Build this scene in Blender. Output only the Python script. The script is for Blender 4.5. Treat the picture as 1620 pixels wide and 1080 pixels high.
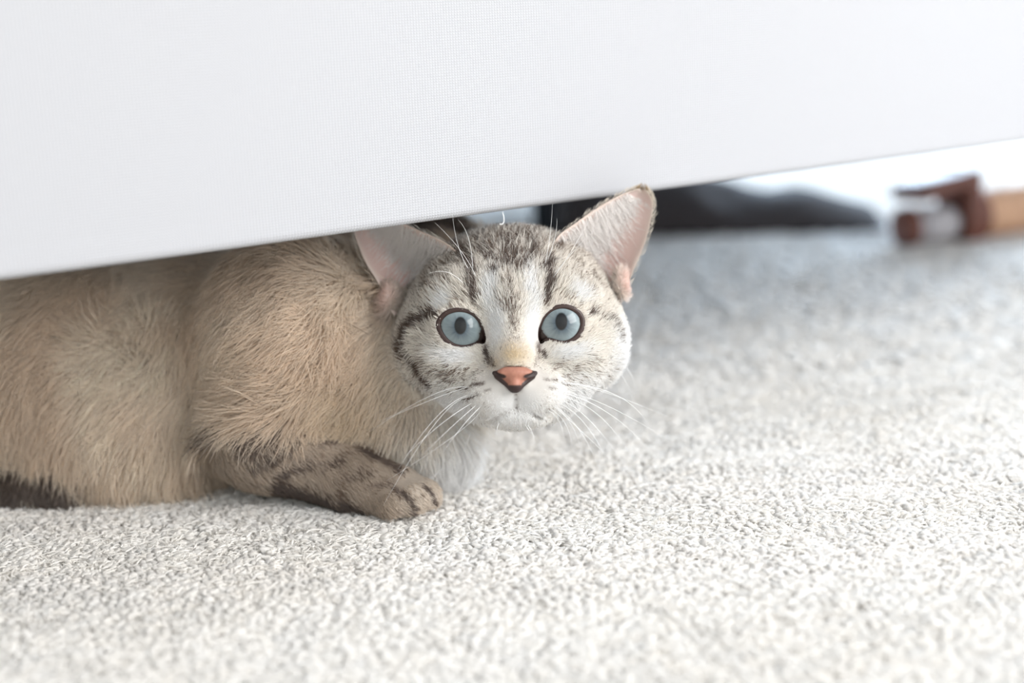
import bpy, bmesh, math
import numpy as np
from mathutils import Vector, Matrix

for o in list(bpy.data.objects):
    bpy.data.objects.remove(o, do_unlink=True)
SC = bpy.context.scene
COL = SC.collection
rng = np.random.default_rng(7)

# ------------------------------------------------------------------ camera
F_PX = 2250.0                       # focal length in pixels of the 1620 px frame (50 mm)
CAM_H = 0.21
PITCH = math.radians(13.5)
ROLL = math.radians(2.5)
FWD = np.array([0, math.cos(PITCH), -math.sin(PITCH)])
U0 = np.array([0, math.sin(PITCH), math.cos(PITCH)])
X0 = np.array([1.0, 0, 0])
RT = math.cos(ROLL) * X0 - math.sin(ROLL) * U0
UP = math.sin(ROLL) * X0 + math.cos(ROLL) * U0
CAM = np.array([0, 0, CAM_H])
D_EYE = 0.565

def P(px, py, depth):
    """world point seen at a pixel, at a distance along the optical axis"""
    return CAM + depth * (FWD + RT * (px - 810) / F_PX + UP * (540 - py) / F_PX)

def ground(px, py, z=0.0):
    d = FWD + RT * (px - 810) / F_PX + UP * (540 - py) / F_PX
    return CAM + d * (z - CAM_H) / d[2]

cam_d = bpy.data.cameras.new('camera')
cam = bpy.data.objects.new('camera', cam_d)
COL.objects.link(cam)
cam.matrix_world = Matrix([[RT[i], UP[i], -FWD[i], CAM[i]] for i in range(3)] + [[0, 0, 0, 1]])
cam_d.sensor_width = 36.0
cam_d.lens = 50.0
cam_d.clip_start = 0.01
cam_d.dof.use_dof = True
cam_d.dof.focus_distance = 0.566
cam_d.dof.aperture_fstop = 3.4
SC.camera = cam

# ------------------------------------------------------------------ light
SC.view_settings.view_transform = 'Standard'
SC.view_settings.look = 'None'
SC.view_settings.gamma = 1.0
SC.view_settings.use_curve_mapping = False
SC.view_settings.exposure = 0.20
SC.cycles.max_bounces = 6
SC.cycles.diffuse_bounces = 4
SC.cycles.sample_clamp_indirect = 6.0

w = bpy.data.worlds.new('daylight')
SC.world = w
w.use_nodes = True
bg = w.node_tree.nodes['Background']
bg.inputs['Color'].default_value = (0.93, 0.97, 1.0, 1)
bg.inputs['Strength'].default_value = 0.58

def area(name, loc, target, sx, sy, power, color):
    l = bpy.data.lights.new(name, 'AREA')
    l.shape = 'RECTANGLE'; l.size = sx; l.size_y = sy
    l.energy = power; l.color = color
    o = bpy.data.objects.new(name, l)
    COL.objects.link(o)
    o.location = loc
    o.rotation_euler = (Vector(target) - Vector(loc)).to_track_quat('-Z', 'Y').to_euler()
    return o
area('window_daylight', (2.2, -0.5, 1.25), (0.1, 0.55, 0.0), 2.2, 1.8, 84, (1.0, 0.985, 0.965))
area('glass_door_daylight', (1.4, 3.9, 1.15), (1.0, 1.0, 0.0), 2.4, 2.0, 400, (0.62, 0.80, 1.0))

# ------------------------------------------------------------------ helpers
def srgb(r, g, b):
    def f(c):
        c /= 255.0
        return c / 12.92 if c <= 0.04045 else ((c + 0.055) / 1.055) ** 2.4
    return np.array([f(r), f(g), f(b)])

def new_mat(name):
    m = bpy.data.materials.new(name)
    m.use_nodes = True
    nt = m.node_tree
    b = nt.nodes['Principled BSDF']
    return m, nt, b

def plain(name, rgb, rough=0.6, noise=0.0, scale=20.0, bump=0.0):
    m, nt, b = new_mat(name)
    b.inputs['Roughness'].default_value = rough
    b.inputs['Base Color'].default_value = (*rgb, 1)
    if noise or bump:
        tc = nt.nodes.new('ShaderNodeTexCoord')
        nz = nt.nodes.new('ShaderNodeTexNoise')
        nz.inputs['Scale'].default_value = scale
        nz.inputs['Detail'].default_value = 4
        nt.links.new(tc.outputs['Object'], nz.inputs['Vector'])
        if noise:
            mx = nt.nodes.new('ShaderNodeMix'); mx.data_type = 'RGBA'
            mx.inputs[6].default_value = (*(np.array(rgb) * (1 - noise)), 1)
            mx.inputs[7].default_value = (*np.minimum(np.array(rgb) * (1 + noise), 1), 1)
            nt.links.new(nz.outputs['Fac'], mx.inputs[0])
            nt.links.new(mx.outputs[2], b.inputs['Base Color'])
        if bump:
            bp = nt.nodes.new('ShaderNodeBump')
            bp.inputs['Strength'].default_value = 1.0
            bp.inputs['Distance'].default_value = bump
            nt.links.new(nz.outputs['Fac'], bp.inputs['Height'])
            nt.links.new(bp.outputs['Normal'], b.inputs['Normal'])
    return m

def mesh_np(name, verts, faces, mat=None, parent=None, smooth=True, colors=None):
    """faces: int array (n,3) or (n,4), or a list of such arrays"""
    if not isinstance(faces, list):
        faces = [faces]
    me = bpy.data.meshes.new(name)
    verts = np.asarray(verts, np.float32)
    me.vertices.add(len(verts))
    me.vertices.foreach_set('co', verts.ravel())
    lv = np.concatenate([np.asarray(f, np.int32).ravel() for f in faces])
    cnt = np.concatenate([np.full(len(f), f.shape[1], np.int32) for f in faces])
    st = np.concatenate([[0], np.cumsum(cnt)[:-1]]).astype(np.int32)
    me.loops.add(len(lv)); me.loops.foreach_set('vertex_index', lv)
    me.polygons.add(len(cnt)); me.polygons.foreach_set('loop_start', st)
    me.update(calc_edges=True)
    me.validate()
    if smooth:
        me.polygons.foreach_set('use_smooth', np.ones(len(me.polygons), bool))
    if colors is not None:
        a = me.color_attributes.new('col', 'FLOAT_COLOR', 'POINT')
        c = np.ones((len(verts), 4), np.float32); c[:, :3] = colors
        a.data.foreach_set('color', c.ravel())
    if mat: me.materials.append(mat)
    o = bpy.data.objects.new(name, me)
    COL.objects.link(o)
    if parent: o.parent = parent
    return o

def obj_bm(name, bm, mat, parent=None, smooth=True):
    me = bpy.data.meshes.new(name)
    bm.to_mesh(me); bm.free()
    if smooth:
        me.polygons.foreach_set('use_smooth', np.ones(len(me.polygons), bool))
    me.materials.append(mat)
    o = bpy.data.objects.new(name, me)
    COL.objects.link(o)
    if parent: o.parent = parent
    return o

def rbox(bm, c, s, bev=0.01, seg=3, rot=None):
    r = bmesh.ops.create_cube(bm, size=1.0)
    vs = r['verts']
    for v in vs:
        v.co = Vector((v.co.x * s[0], v.co.y * s[1], v.co.z * s[2]))
    es = list({e for v in vs for e in v.link_edges})
    if bev > 0:
        rb = bmesh.ops.bevel(bm, geom=es, offset=bev, segments=seg, affect='EDGES', profile=0.5)
        vs = list({v for f in rb['faces'] for v in f.verts} | {v for v in vs if v.is_valid})
    for v in vs:
        if rot is not None: v.co = rot @ v.co
        v.co += Vector(c)
    return vs

def tube_np(pts, radii, sides=8, cap=True):
    """one tube as verts, quads, tris"""
    pts = np.asarray(pts, float); n = len(pts)
    radii = np.broadcast_to(np.asarray(radii, float), (n,))
    tan = np.gradient(pts, axis=0)
    tan /= np.linalg.norm(tan, axis=1)[:, None] + 1e-12
    ref = np.array([0, 0, 1.0]) if abs(tan[0][2]) < 0.9 else np.array([1.0, 0, 0])
    V = []
    for i in range(n):
        a = np.cross(tan[i], ref); a /= np.linalg.norm(a)
        ref = np.cross(a, tan[i])
        b = ref / np.linalg.norm(ref)
        for k in range(sides):
            t = 2 * math.pi * k / sides
            V.append(pts[i] + radii[i] * (a * math.cos(t) + b * math.sin(t)))
    Q = []
    for i in range(n - 1):
        for k in range(sides):
            k2 = (k + 1) % sides
            Q.append((i * sides + k, i * sides + k2, (i + 1) * sides + k2, (i + 1) * sides + k))
    T = []
    if cap:
        V.append(pts[0]); V.append(pts[-1])
        for k in range(sides):
            k2 = (k + 1) % sides
            T.append((n * sides, k2, k))
            T.append((n * sides + 1, (n - 1) * sides + k, (n - 1) * sides + k2))
    f = [np.array(Q)]
    if T: f.append(np.array(T))
    return np.array(V), f

def tube_obj(name, pts, radii, mat, parent=None, sides=8):
    v, f = tube_np(pts, radii, sides)
    return mesh_np(name, v, f, mat, parent)

def bez(p0, p1, p2, p3, n):
    t = np.linspace(0, 1, n)[:, None]
    return (1-t)**3*np.array(p0) + 3*(1-t)**2*t*np.array(p1) + 3*(1-t)*t*t*np.array(p2) + t**3*np.array(p3)

def tag(o, label, cat, group=None, kind=None):
    o['label'] = label; o['category'] = cat
    if group: o['group'] = group
    if kind: o['kind'] = kind
    return o

def thing(name, label, cat, loc=(0, 0, 0)):
    o = bpy.data.objects.new(name, None)
    o.empty_display_size = 0.05
    o.location = loc
    COL.objects.link(o)
    bpy.context.view_layer.update()
    return tag(o, label, cat)

def keep(o, parent):
    """parent without moving"""
    o.parent = parent
    o.matrix_parent_inverse = Matrix.Translation(-Vector(parent.location))
    return o

# value noise, for numpy arrays of points
_perm = rng.random((64, 64, 64)).astype(np.float32)
def vnoise(p):
    p = np.asarray(p, np.float64)
    i = np.floor(p).astype(int); f = p - i
    f = f * f * (3 - 2 * f)
    r = 0
    for dx in (0, 1):
        for dy in (0, 1):
            for dz in (0, 1):
                wgt = (f[..., 0] if dx else 1 - f[..., 0]) * (f[..., 1] if dy else 1 - f[..., 1]) * (f[..., 2] if dz else 1 - f[..., 2])
                r = r + wgt * _perm[(i[..., 0] + dx) % 64, (i[..., 1] + dy) % 64, (i[..., 2] + dz) % 64]
    return r

def sstep(a, b, x):
    t = np.clip((x - a) / (b - a), 0, 1)
    return t * t * (3 - 2 * t)

# ------------------------------------------------------------------ the room
def carpet_material(name, pile):
    m, nt, b = new_mat(name)
    b.inputs['Roughness'].default_value = 0.95
    b.inputs['Sheen Weight'].default_value = 0.25
    tc = nt.nodes.new('ShaderNodeTexCoord')
    n1 = nt.nodes.new('ShaderNodeTexNoise'); n1.inputs['Scale'].default_value = 9; n1.inputs['Detail'].default_value = 5
    n2 = nt.nodes.new('ShaderNodeTexNoise'); n2.inputs['Scale'].default_value = 180; n2.inputs['Detail'].default_value = 3
    for n in (n1, n2): nt.links.new(tc.outputs['Object'], n.inputs['Vector'])
    add = nt.nodes.new('ShaderNodeMath'); add.operation = 'MULTIPLY_ADD'
    add.inputs[1].default_value = 0.5
    nt.links.new(n1.outputs['Fac'], add.inputs[0])
    mul = nt.nodes.new('ShaderNodeMath'); mul.operation = 'MULTIPLY'; mul.inputs[1].default_value = 0.5
    nt.links.new(n2.outputs['Fac'], mul.inputs[0]); nt.links.new(mul.outputs[0], add.inputs[2])
    r = nt.nodes.new('ShaderNodeValToRGB')
    r.color_ramp.elements[0].position = 0.35; r.color_ramp.elements[1].position = 0.62
    if pile:
        r.color_ramp.elements[0].color = (*srgb(247, 243, 237), 1); r.color_ramp.elements[1].color = (*srgb(253, 251, 248), 1)
    else:
        r.color_ramp.elements[0].color = (*srgb(222, 210, 190), 1); r.color_ramp.elements[1].color = (*srgb(238, 231, 219), 1)
        vo = nt.nodes.new('ShaderNodeTexVoronoi'); vo.inputs['Scale'].default_value = 260
        nt.links.new(tc.outputs['Object'], vo.inputs['Vector'])
        bp = nt.nodes.new('ShaderNodeBump'); bp.invert = True
        bp.inputs['Strength'].default_value = 0.8; bp.inputs['Distance'].default_value = 0.003
        nt.links.new(vo.outputs['Distance'], bp.inputs['Height'])
        nt.links.new(bp.outputs['Normal'], b.inputs['Normal'])
    nt.links.new(add.outputs[0], r.inputs['Fac'])
    nt.links.new(r.outputs['Color'], b.inputs['Base Color'])
    return m
M_carpet = carpet_material('carpet_base', False)
M_pile = carpet_material('carpet_pile', True)
_nt = M_pile.node_tree
_tr = _nt.nodes.new('ShaderNodeBsdfTranslucent'); _mx = _nt.nodes.new('ShaderNodeMixShader'); _mx.inputs[0].default_value = 0.32
_nt.links.new([n for n in _nt.nodes if n.type == 'VALTORGB'][0].outputs['Color'], _tr.inputs['Color'])
_nt.links.new(_nt.nodes['Principled BSDF'].outputs[0], _mx.inputs[1]); _nt.links.new(_tr.outputs[0], _mx.inputs[2])
_nt.links.new(_mx.outputs[0], _nt.nodes['Material Output'].inputs['Surface'])
M_wall = plain('wall_paint', srgb(196, 191, 184), 0.8, 0.02, 3, 0.0006)
M_trim = plain('white_paint', srgb(240, 240, 240), 0.4)
M_stone = plain('terrace_stone', srgb(235, 235, 235), 0.8, 0.05, 4)

def struct(o, label=None, cat=None):
    o['kind'] = 'structure'
    if label: o['label'] = label; o['category'] = cat
    return o

bm = bmesh.new(); rbox(bm, (0.75, 1.05, -0.05), (4.5, 6.1, 0.1), 0)
floor = struct(obj_bm('floor', bm, M_carpet, smooth=False), 'cream wool carpet floor with short crumbly pile', 'floor')
WY = 4.0
bm = bmesh.new()
rbox(bm, (-0.7, WY + 0.05, 1.25), (1.4, 0.1, 2.5), 0)
rbox(bm, (2.9, WY + 0.05, 1.25), (0.2, 0.1, 2.5), 0)
rbox(bm, (1.4, WY + 0.05, 2.35), (2.8, 0.1, 0.3), 0)
struct(obj_bm('wall_back', bm, M_wall, smooth=False), 'pale beige back wall with tall glazed opening', 'wall')
bm = bmesh.new(); rbox(bm, (-1.45, 1.0, 1.25), (0.1, 6.0, 2.5), 0)  # unseen wall, set close to reduce ambient light from the left
struct(obj_bm('added_wall_left', bm, M_wall, smooth=False), 'plain pale beige wall at the end of the sofa, unseen, added to cut ambient light', 'wall')
bm = bmesh.new(); rbox(bm, (0.75, -1.95, 1.25), (4.5, 0.1, 2.5), 0)  # unseen wall behind the camera, added to make the daylight more one-sided
struct(obj_bm('added_wall_front', bm, M_wall, smooth=False), 'plain pale beige wall facing the sofa, unseen, added to cut ambient light', 'wall')
win = bpy.data.objects.new('window_1', None); win.location = (1.4, WY, 0); COL.objects.link(win)
struct(win, 'tall white framed glass door to the terrace', 'window')
bpy.context.view_layer.update()
bm = bmesh.new()
for x in (0.03, 1.4, 2.77): rbox(bm, (x, WY + 0.05, 1.1), (0.06, 0.08, 2.2), 0.006)
for z in (0.03, 2.17): rbox(bm, (1.4, WY + 0.05, z), (2.68, 0.08, 0.06), 0.006)
keep(obj_bm('window_frame', bm, M_trim, smooth=False), win)
bm = bmesh.new(); rbox(bm, (2.0, WY + 2.1, -0.06), (7, 4.0, 0.1), 0)
tag(obj_bm('terrace', bm, M_stone, smooth=False), 'pale stone terrace outside the glass door', 'terrace', kind='structure')

def furrow(x, y):
    # shallow irregular furrows between rows of yarn: 0 in the furrow, 1 on the rows
    q = np.stack([x, y, 0 * x], 1)
    a = x * math.cos(0.42) + y * math.sin(0.42); b = -x * math.sin(0.42) + y * math.cos(0.42)
    f1 = np.abs((b + 0.006 * vnoise(q * 40)) / 0.017 % 1.0 - 0.5) * 0.017
    f2 = np.abs((a + 0.012 * vnoise(q * 30 + 9)) / 0.031 % 1.0 - 0.5) * 0.031
    g1 = np.exp(-(f1 / 0.0014) ** 2) * sstep(0.35, 0.6, vnoise(q * 45 + 21))
    g2 = np.exp(-(f2 / 0.0014) ** 2) * sstep(0.4, 0.65, vnoise(q * 38 + 33))
    g3 = np.exp(-(np.abs(vnoise(q * 90 + 50) - 0.5) / 0.05) ** 2) * 0.3
    return 1 - np.maximum(np.maximum(g1, g2), g3)

# carpet pile: short bent yarn ends standing on the floor
def pile(name, lo, hi, spacing, rings, sides, rad, hgt, keepf):
    ang = math.radians(24)
    ca, sa = math.cos(ang), math.sin(ang)
    cx, cy = (lo[0] + hi[0]) / 2, (lo[1] + hi[1]) / 2
    R = math.hypot(hi[0] - lo[0], hi[1] - lo[1]) / 2
    g = np.arange(-R, R, spacing)
    A, B = np.meshgrid(g, g * 1.12, indexing='ij')
    a = A.ravel() + rng.normal(0, spacing * 0.33, A.size)
    b = B.ravel() + rng.normal(0, spacing * 0.30, A.size)
    x = cx + a * ca - b * sa; y = cy + a * sa + b * ca
    ok = (x > lo[0]) & (x < hi[0]) & (y > lo[1]) & (y < hi[1]) & keepf(x, y)
    x, y, a, b = x[ok], y[ok], a[ok], b[ok]
    n = len(x)
    q = np.stack([x, y, x * 0], 1)
    lean_ang = 2 * math.pi * 1.5 * vnoise(q * 55) + rng.normal(0, 0.8, n)
    lean = (0.0016 + 0.0022 * rng.random(n)) * min(spacing / 0.0027, 1.3)
    fw_ = furrow(x, y)
    h = hgt * (0.86 + 0.20 * rng.random(n)) * (0.68 + 0.32 * fw_) * (0.85 + 0.3 * vnoise(q * 70 + 5))
    r = rad * (0.65 + 0.7 * rng.random(n))
    ts = np.linspace(0, 1, rings)
    V = np.zeros((n, rings * sides + 1, 3), np.float32)
    for i, t in enumerate(ts):
        off = lean * t ** 1.6
        cxr = x + off * np.cos(lean_ang); cyr = y + off * np.sin(lean_ang)
        cz = h * (1 - (1 - t) ** 1.4) * 0.86 if t < 1 else h * 0.9
        rr = r * (1.0 if t < 0.6 else (1.0 if t < 0.99 else 0.62))
        for k in range(sides):
            th = 2 * math.pi * k / sides + i * 0.5
            V[:, i * sides + k, 0] = cxr + rr * np.cos(th)
            V[:, i * sides + k, 1] = cyr + rr * np.sin(th)
            V[:, i * sides + k, 2] = cz
    V[:, -1, 0] = x + lean * 1.1 * np.cos(lean_ang); V[:, -1, 1] = y + lean * 1.1 * np.sin(lean_ang); V[:, -1, 2] = h
    base = (np.arange(n) * (rings * sides + 1))[:, None, None]
    Q = []
    for i in range(rings - 1):
        for k in range(sides):
            k2 = (k + 1) % sides
            Q.append((i * sides + k, i * sides + k2, (i + 1) * sides + k2, (i + 1) * sides + k))
    T = [((rings - 1) * sides + k, (rings - 1) * sides + (k + 1) % sides, rings * sides) for k in range(sides)]
    Q = (base + np.array(Q)[None]).reshape(-1, 4)
    T = (base + np.array(T)[None]).reshape(-1, 3)
    o = mesh_np(name, V.reshape(-1, 3), [Q, T], M_pile, floor)
    o['kind'] = 'stuff'
    return o
def near(x, y):
    return (np.abs(x) < 0.06 + 0.40 * y) & (y < 0.92)
def near_fade(x, y):
    return near(x, y) & ((y < 0.72) | (rng.random(len(x)) > (y - 0.72) / 0.26))
def far_keep(x, y):
    return ((~near(x, y)) | ((y > 0.70) & (rng.random(len(x)) < (y - 0.70) / 0.2))) & (np.abs(x) < 0.40 + 0.46 * y)
pile('carpet_pile', (-0.46, 0.34), (0.46, 0.92), 0.0025, 3, 5, 0.0024, 0.0040, near_fade)
pile('carpet_pile', (-0.95, 0.02), (1.05, 1.75), 0.0068, 2, 5, 0.0060, 0.0044, far_keep)

def carpet_fuzz(n):
    x = rng.uniform(-0.40, 0.40, n); y = rng.uniform(0.36, 0.92, n)
    ok = (np.abs(x) < 0.05 + 0.40 * y) & (rng.random(n) > (y - 0.6) / 0.32) & (rng.random(n) < 0.15 + furrow(x, y))
    x, y = x[ok], y[ok]; n = len(x)
    a = rng.uniform(0, 2 * math.pi, n); el = rng.uniform(-0.3, 0.55, n)
    L = rng.uniform(0.0018, 0.0046, n)
    d = np.stack([np.cos(a) * np.cos(el), np.sin(a) * np.cos(el), np.sin(el)], 1)
    sd = np.stack([-np.sin(a), np.cos(a), 0 * a], 1) * rng.normal(0, 0.9, n)[:, None]
    p0 = np.stack([x, y, rng.uniform(0.0026, 0.0038, n)], 1)
    t = np.linspace(0, 1, 4)
    pos = p0[:, None] + d[:, None] * (t[None, :, None] * L[:, None, None]) + sd[:, None] * ((t * t)[None, :, None] * L[:, None, None])
    pos[..., 2] -= (t ** 2)[None] * L[:, None] * 0.45
    pos[..., 2] = np.maximum(pos[..., 2], 0.0022)
    hc = bpy.data.hair_curves.new('carpet_fuzz'); hc.add_curves([4] * n)
    hc.attributes['position'].data.foreach_set('vector', pos.astype(np.float32).ravel())
    ra = hc.attributes.get('radius') or hc.attributes.new('radius', 'FLOAT', 'POINT')
    ra.data.foreach_set('value', (rng.uniform(0.00018, 0.00046, n)[:, None] * np.array([1, 1, 0.9, 0.5])[None]).astype(np.float32).ravel())
    hc.materials.append(M_pile)
    o = bpy.data.objects.new('carpet_fuzz', hc); COL.objects.link(o); o.parent = floor; o['kind'] = 'stuff'
carpet_fuzz(210000)

# ------------------------------------------------------------------ sofa
def fabric_material():
    m, nt, b = new_mat('white_linen')
    b.inputs['Roughness'].default_value = 0.9
    b.inputs['Sheen Weight'].default_value = 0.15
    tc = nt.nodes.new('ShaderNodeTexCoord')
    def wave(direction, period):
        wv = nt.nodes.new('ShaderNodeTexWave'); wv.wave_type = 'BANDS'; wv.bands_direction = direction
        wv.inputs['Scale'].default_value = 2 * math.pi / period / 20
        wv.inputs['Distortion'].default_value = 0.6
        wv.inputs['Detail'].default_value = 1
        wv.inputs['Detail Scale'].default_value = 0.4
        nt.links.new(tc.outputs['Object'], wv.inputs['Vector'])
        return wv
    wx, wz = wave('X', 0.00125), wave('Z', 0.00105)
    mx = nt.nodes.new('ShaderNodeMath'); mx.operation = 'MULTIPLY'
    nt.links.new(wx.outputs['Fac'], mx.inputs[0]); nt.links.new(wz.outputs['Fac'], mx.inputs[1])
    bp = nt.nodes.new('ShaderNodeBump'); bp.inputs['Strength'].default_value = 0.55; bp.inputs['Distance'].default_value = 0.0003
    nt.links.new(mx.outputs[0], bp.inputs['Height']); nt.links.new(bp.outputs['Normal'], b.inputs['Normal'])
    c = nt.nodes.new('ShaderNodeMix'); c.data_type = 'RGBA'
    c.inputs[6].default_value = (*srgb(182, 183, 188), 1); c.inputs[7].default_value = (*srgb(192, 193, 198), 1)
    nt.links.new(mx.outputs[0], c.inputs[0]); nt.links.new(c.outputs[2], b.inputs['Base Color'])
    return m
M_fabric = fabric_material()
M_black = plain('black_metal', srgb(22, 26, 34), 0.35)
M_thread = plain('white_thread', srgb(245, 245, 245), 0.7)

SZ = 0.125                                             # lower edge of the cover above the floor
eL, eR = ground(0, 440, SZ), ground(1620, 226, SZ)      # the hem runs between these two points
eM = ground(810, 334, SZ)
dirx = (eR - eL) / np.linalg.norm(eR - eL)
yaw = math.atan2(dirx[1], dirx[0])
sofa = thing('sofa', 'white linen covered sofa standing low over the carpet and kitten', 'sofa', (eM[0], eM[1], 0))
sofa.rotation_euler = (0, 0, yaw)
bpy.context.view_layer.update()
SM = sofa.matrix_world
def sofa_part(name, boxes, mat, bev):
    bm = bmesh.new()
    for c, s in boxes: rbox(bm, c, s, bev, 3)
    return obj_bm(name, bm, mat, sofa)
L0, L1 = -0.95, 0.78
LC, LL = (L0 + L1) / 2, L1 - L0
# front cover: thin hanging panel with a rolled hem, very slight waviness
nx, nz = 160, 40
xs = np.linspace(L0, L1, nx); zs = np.concatenate([np.linspace(0, 0.012, 8), np.linspace(0.014, 0.30, nz - 8)])
G = []
for side in (0, 1):
    for j, z in enumerate(zs):
        for x in xs:
            wob = 0.0012 * math.sin(x * 9.0) + 0.0008 * math.sin(x * 23 + 1)
            th = 0.0025 * min(1.0, 0.25 + (z / 0.002)) if z < 0.0021 else 0.0025
            hem = 0.00008 * math.exp(-((z - 0.011) / 0.0012) ** 2)
            y = wob + (-th + hem if side == 0 else th)
            G.append((x, y + 0.003, SZ + z + 0.0006 * math.sin(x * 6 + 0.4)))
G = np.array(G); NZ = len(zs)
idx = np.arange(2 * NZ * nx).reshape(2, NZ, nx)
def grid_quads(I, flip=False):
    q = np.stack([I[:-1, :-1], I[:-1, 1:], I[1:, 1:], I[1:, :-1]], -1).reshape(-1, 4)
    return q[:, ::-1] if flip else q
faces = [grid_quads(idx[0]), grid_quads(idx[1], True),
         grid_quads(np.stack([idx[1, 0], idx[0, 0]])), grid_quads(np.stack([idx[0, -1], idx[1, -1]])),
         grid_quads(np.stack([idx[0, :, 0], idx[1, :, 0]]), True), grid_quads(np.stack([idx[0, :, -1], idx[1, :, -1]]))]
mesh_np('front_cover', G, [np.concatenate(faces)], M_fabric, sofa)
sofa_part('added_back_cover', [((LC, 0.868, 0.26), (LL - 0.004, 0.006, 0.27))], M_fabric, 0.002)  # unseen rear panel, added to block light coming in under the sofa
sofa_part('base_frame', [((LC, 0.44, 0.30), (LL - 0.01, 0.86, 0.20))], M_fabric, 0.012)
for k in range(2):
    sofa_part('seat_cushion', [((L0 + 0.18 + (LL - 0.36) * (0.25 + 0.5 * k), 0.36, 0.475), ((LL - 0.36) / 2 - 0.006, 0.74, 0.15))], M_fabric, 0.04)
for x in (L0 + 0.09, L1 - 0.09):
    sofa_part('armrest', [((x, 0.43, 0.52), (0.18, 0.86, 0.25))], M_fabric, 0.05)
sofa_part('backrest', [((LC, 0.82, 0.62), (LL, 0.20, 0.50))], M_fabric, 0.06)
for k in range(2):
    sofa_part('back_cushion', [((L0 + 0.18 + (LL - 0.36) * (0.25 + 0.5 * k), 0.64, 0.70), ((LL - 0.36) / 2 - 0.006, 0.18, 0.36))], M_fabric, 0.06)
Minv = np.array(SM.inverted())
def to_sofa(p):
    return (Minv @ np.append(p, 1))[:3]
legp = to_sofa(ground(862, 395))
for lx, ly in ((legp[0], legp[1]), (L0 + 0.12, 0.10), (L0 + 0.12, 0.78), (L1 - 0.06, 0.80), (L1 - 0.06, 0.10)):
    bm = bmesh.new()
    bmesh.ops.create_cone(bm, cap_ends=True, segments=20, radius1=0.009, radius2=0.012, depth=0.206, matrix=Matrix.Translation((lx, ly, 0.104)))
    bmesh.ops.create_cone(bm, cap_ends=True, segments=20, radius1=0.013, radius2=0.013, depth=0.006, matrix=Matrix.Translation((lx, ly, 0.004)))
    obj_bm('leg', bm, M_black, sofa)
tp = [to_sofa(P(x, y, 0.597)) for x, y in ((771, 331), (773, 338), (772, 346), (767, 349), (759, 348))]
tp = np.array(tp); tp[:, 1] = np.linspace(0.001, -0.002, 5)
tube_obj('loose_thread', tp, [0.0002] * 5, M_thread, sofa, 6)

# ------------------------------------------------------------------ far things behind the kitten
def lathe_axis(name, prof, a, axis, mat, parent, sides=32):
    """prof: list of (t along axis, radius); a: start"""
    axis = np.asarray(axis, float); axis /= np.linalg.norm(axis)
    pts = [np.asarray(a) + axis * t for t, r in prof]
    v, f = tube_np(pts, [r for t, r in prof], sides)
    return mesh_np(name, v, f, mat, parent)

M_rope = plain('sisal_rope', srgb(205, 165, 135), 0.9, 0.25, 60, 0.001)
M_brown = plain('dark_stained_wood', srgb(112, 66, 52), 0.5, 0.25, 25)
M_grey = plain('grey_felt', srgb(190, 186, 188), 0.9, 0.06, 40)
M_gold = plain('light_wood', srgb(178, 135, 84), 0.5, 0.2, 30)
g0 = ground(1535, 386)
depth0 = float((g0 - CAM) @ FWD)
post = thing('scratching_post', 'brown textured cylinder with a dark end plate lying on the carpet beyond the sofa', 'cat toy', (g0[0], g0[1], 0))
ax = np.array([0.93, 0.36, 0.0]); ax /= np.linalg.norm(ax)
pr = 0.0190
s = np.array([g0[0], g0[1] + 0.012, pr + 0.003]) + ax * 0.010
# wrapped part: individual turns of rope
prof = []
for i in range(42):
    t = i * 0.0065
    for k in range(5):
        prof.append((t + k * 0.0013, pr - 0.0016 + 0.0024 * math.sin(math.pi * (k + 0.5) / 5)))
keep(lathe_axis('rope_wrap', prof, s, ax, M_rope, None), post)
keep(lathe_axis('collar', [(-0.014, pr - 0.004), (-0.012, pr + 0.002), (-0.002, pr + 0.004), (0.002, pr - 0.002)], s, ax, M_brown, None), post)
# dark end plate: an arched bracket seen as a dark wedge on top
Rm = Matrix(((ax[0], -ax[1], 0), (ax[1], ax[0], 0), (0, 0, 1)))
bm = bmesh.new(); rbox(bm, tuple(s + ax * -0.018 + np.array([0, 0, 0.010])), (0.013, 0.046, 0.060), 0.004, 2, Rm)
keep(obj_bm('end_plate', bm, M_brown), post)
bm = bmesh.new(); rbox(bm, tuple(s + ax * -0.042 + np.array([0, 0, 0.028])), (0.056, 0.046, 0.013), 0.003, 2, Matrix.Rotation(-0.20, 3, 'Y') @ Rm)
keep(obj_bm('top_board', bm, M_brown), post)
keep(lathe_axis('felt_drum', [(-0.066, 0.008), (-0.065, 0.0145), (-0.030, 0.0145), (-0.024, 0.012)], s + np.array([0, 0, -0.004]), ax, M_grey, None), post)
keep(lathe_axis('wooden_ring', [(-0.075, 0.009), (-0.074, 0.0155), (-0.066, 0.0165), (-0.064, 0.011)], s + np.array([0, 0, -0.004]), ax, M_brown, None), post)
keep(lathe_axis('wooden_knob', [(-0.030, 0.006), (-0.030, 0.011), (-0.024, 0.0125), (-0.020, 0.011)], s + np.array([0, -0.008, -0.004]), ax, M_gold, None), post)

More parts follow.
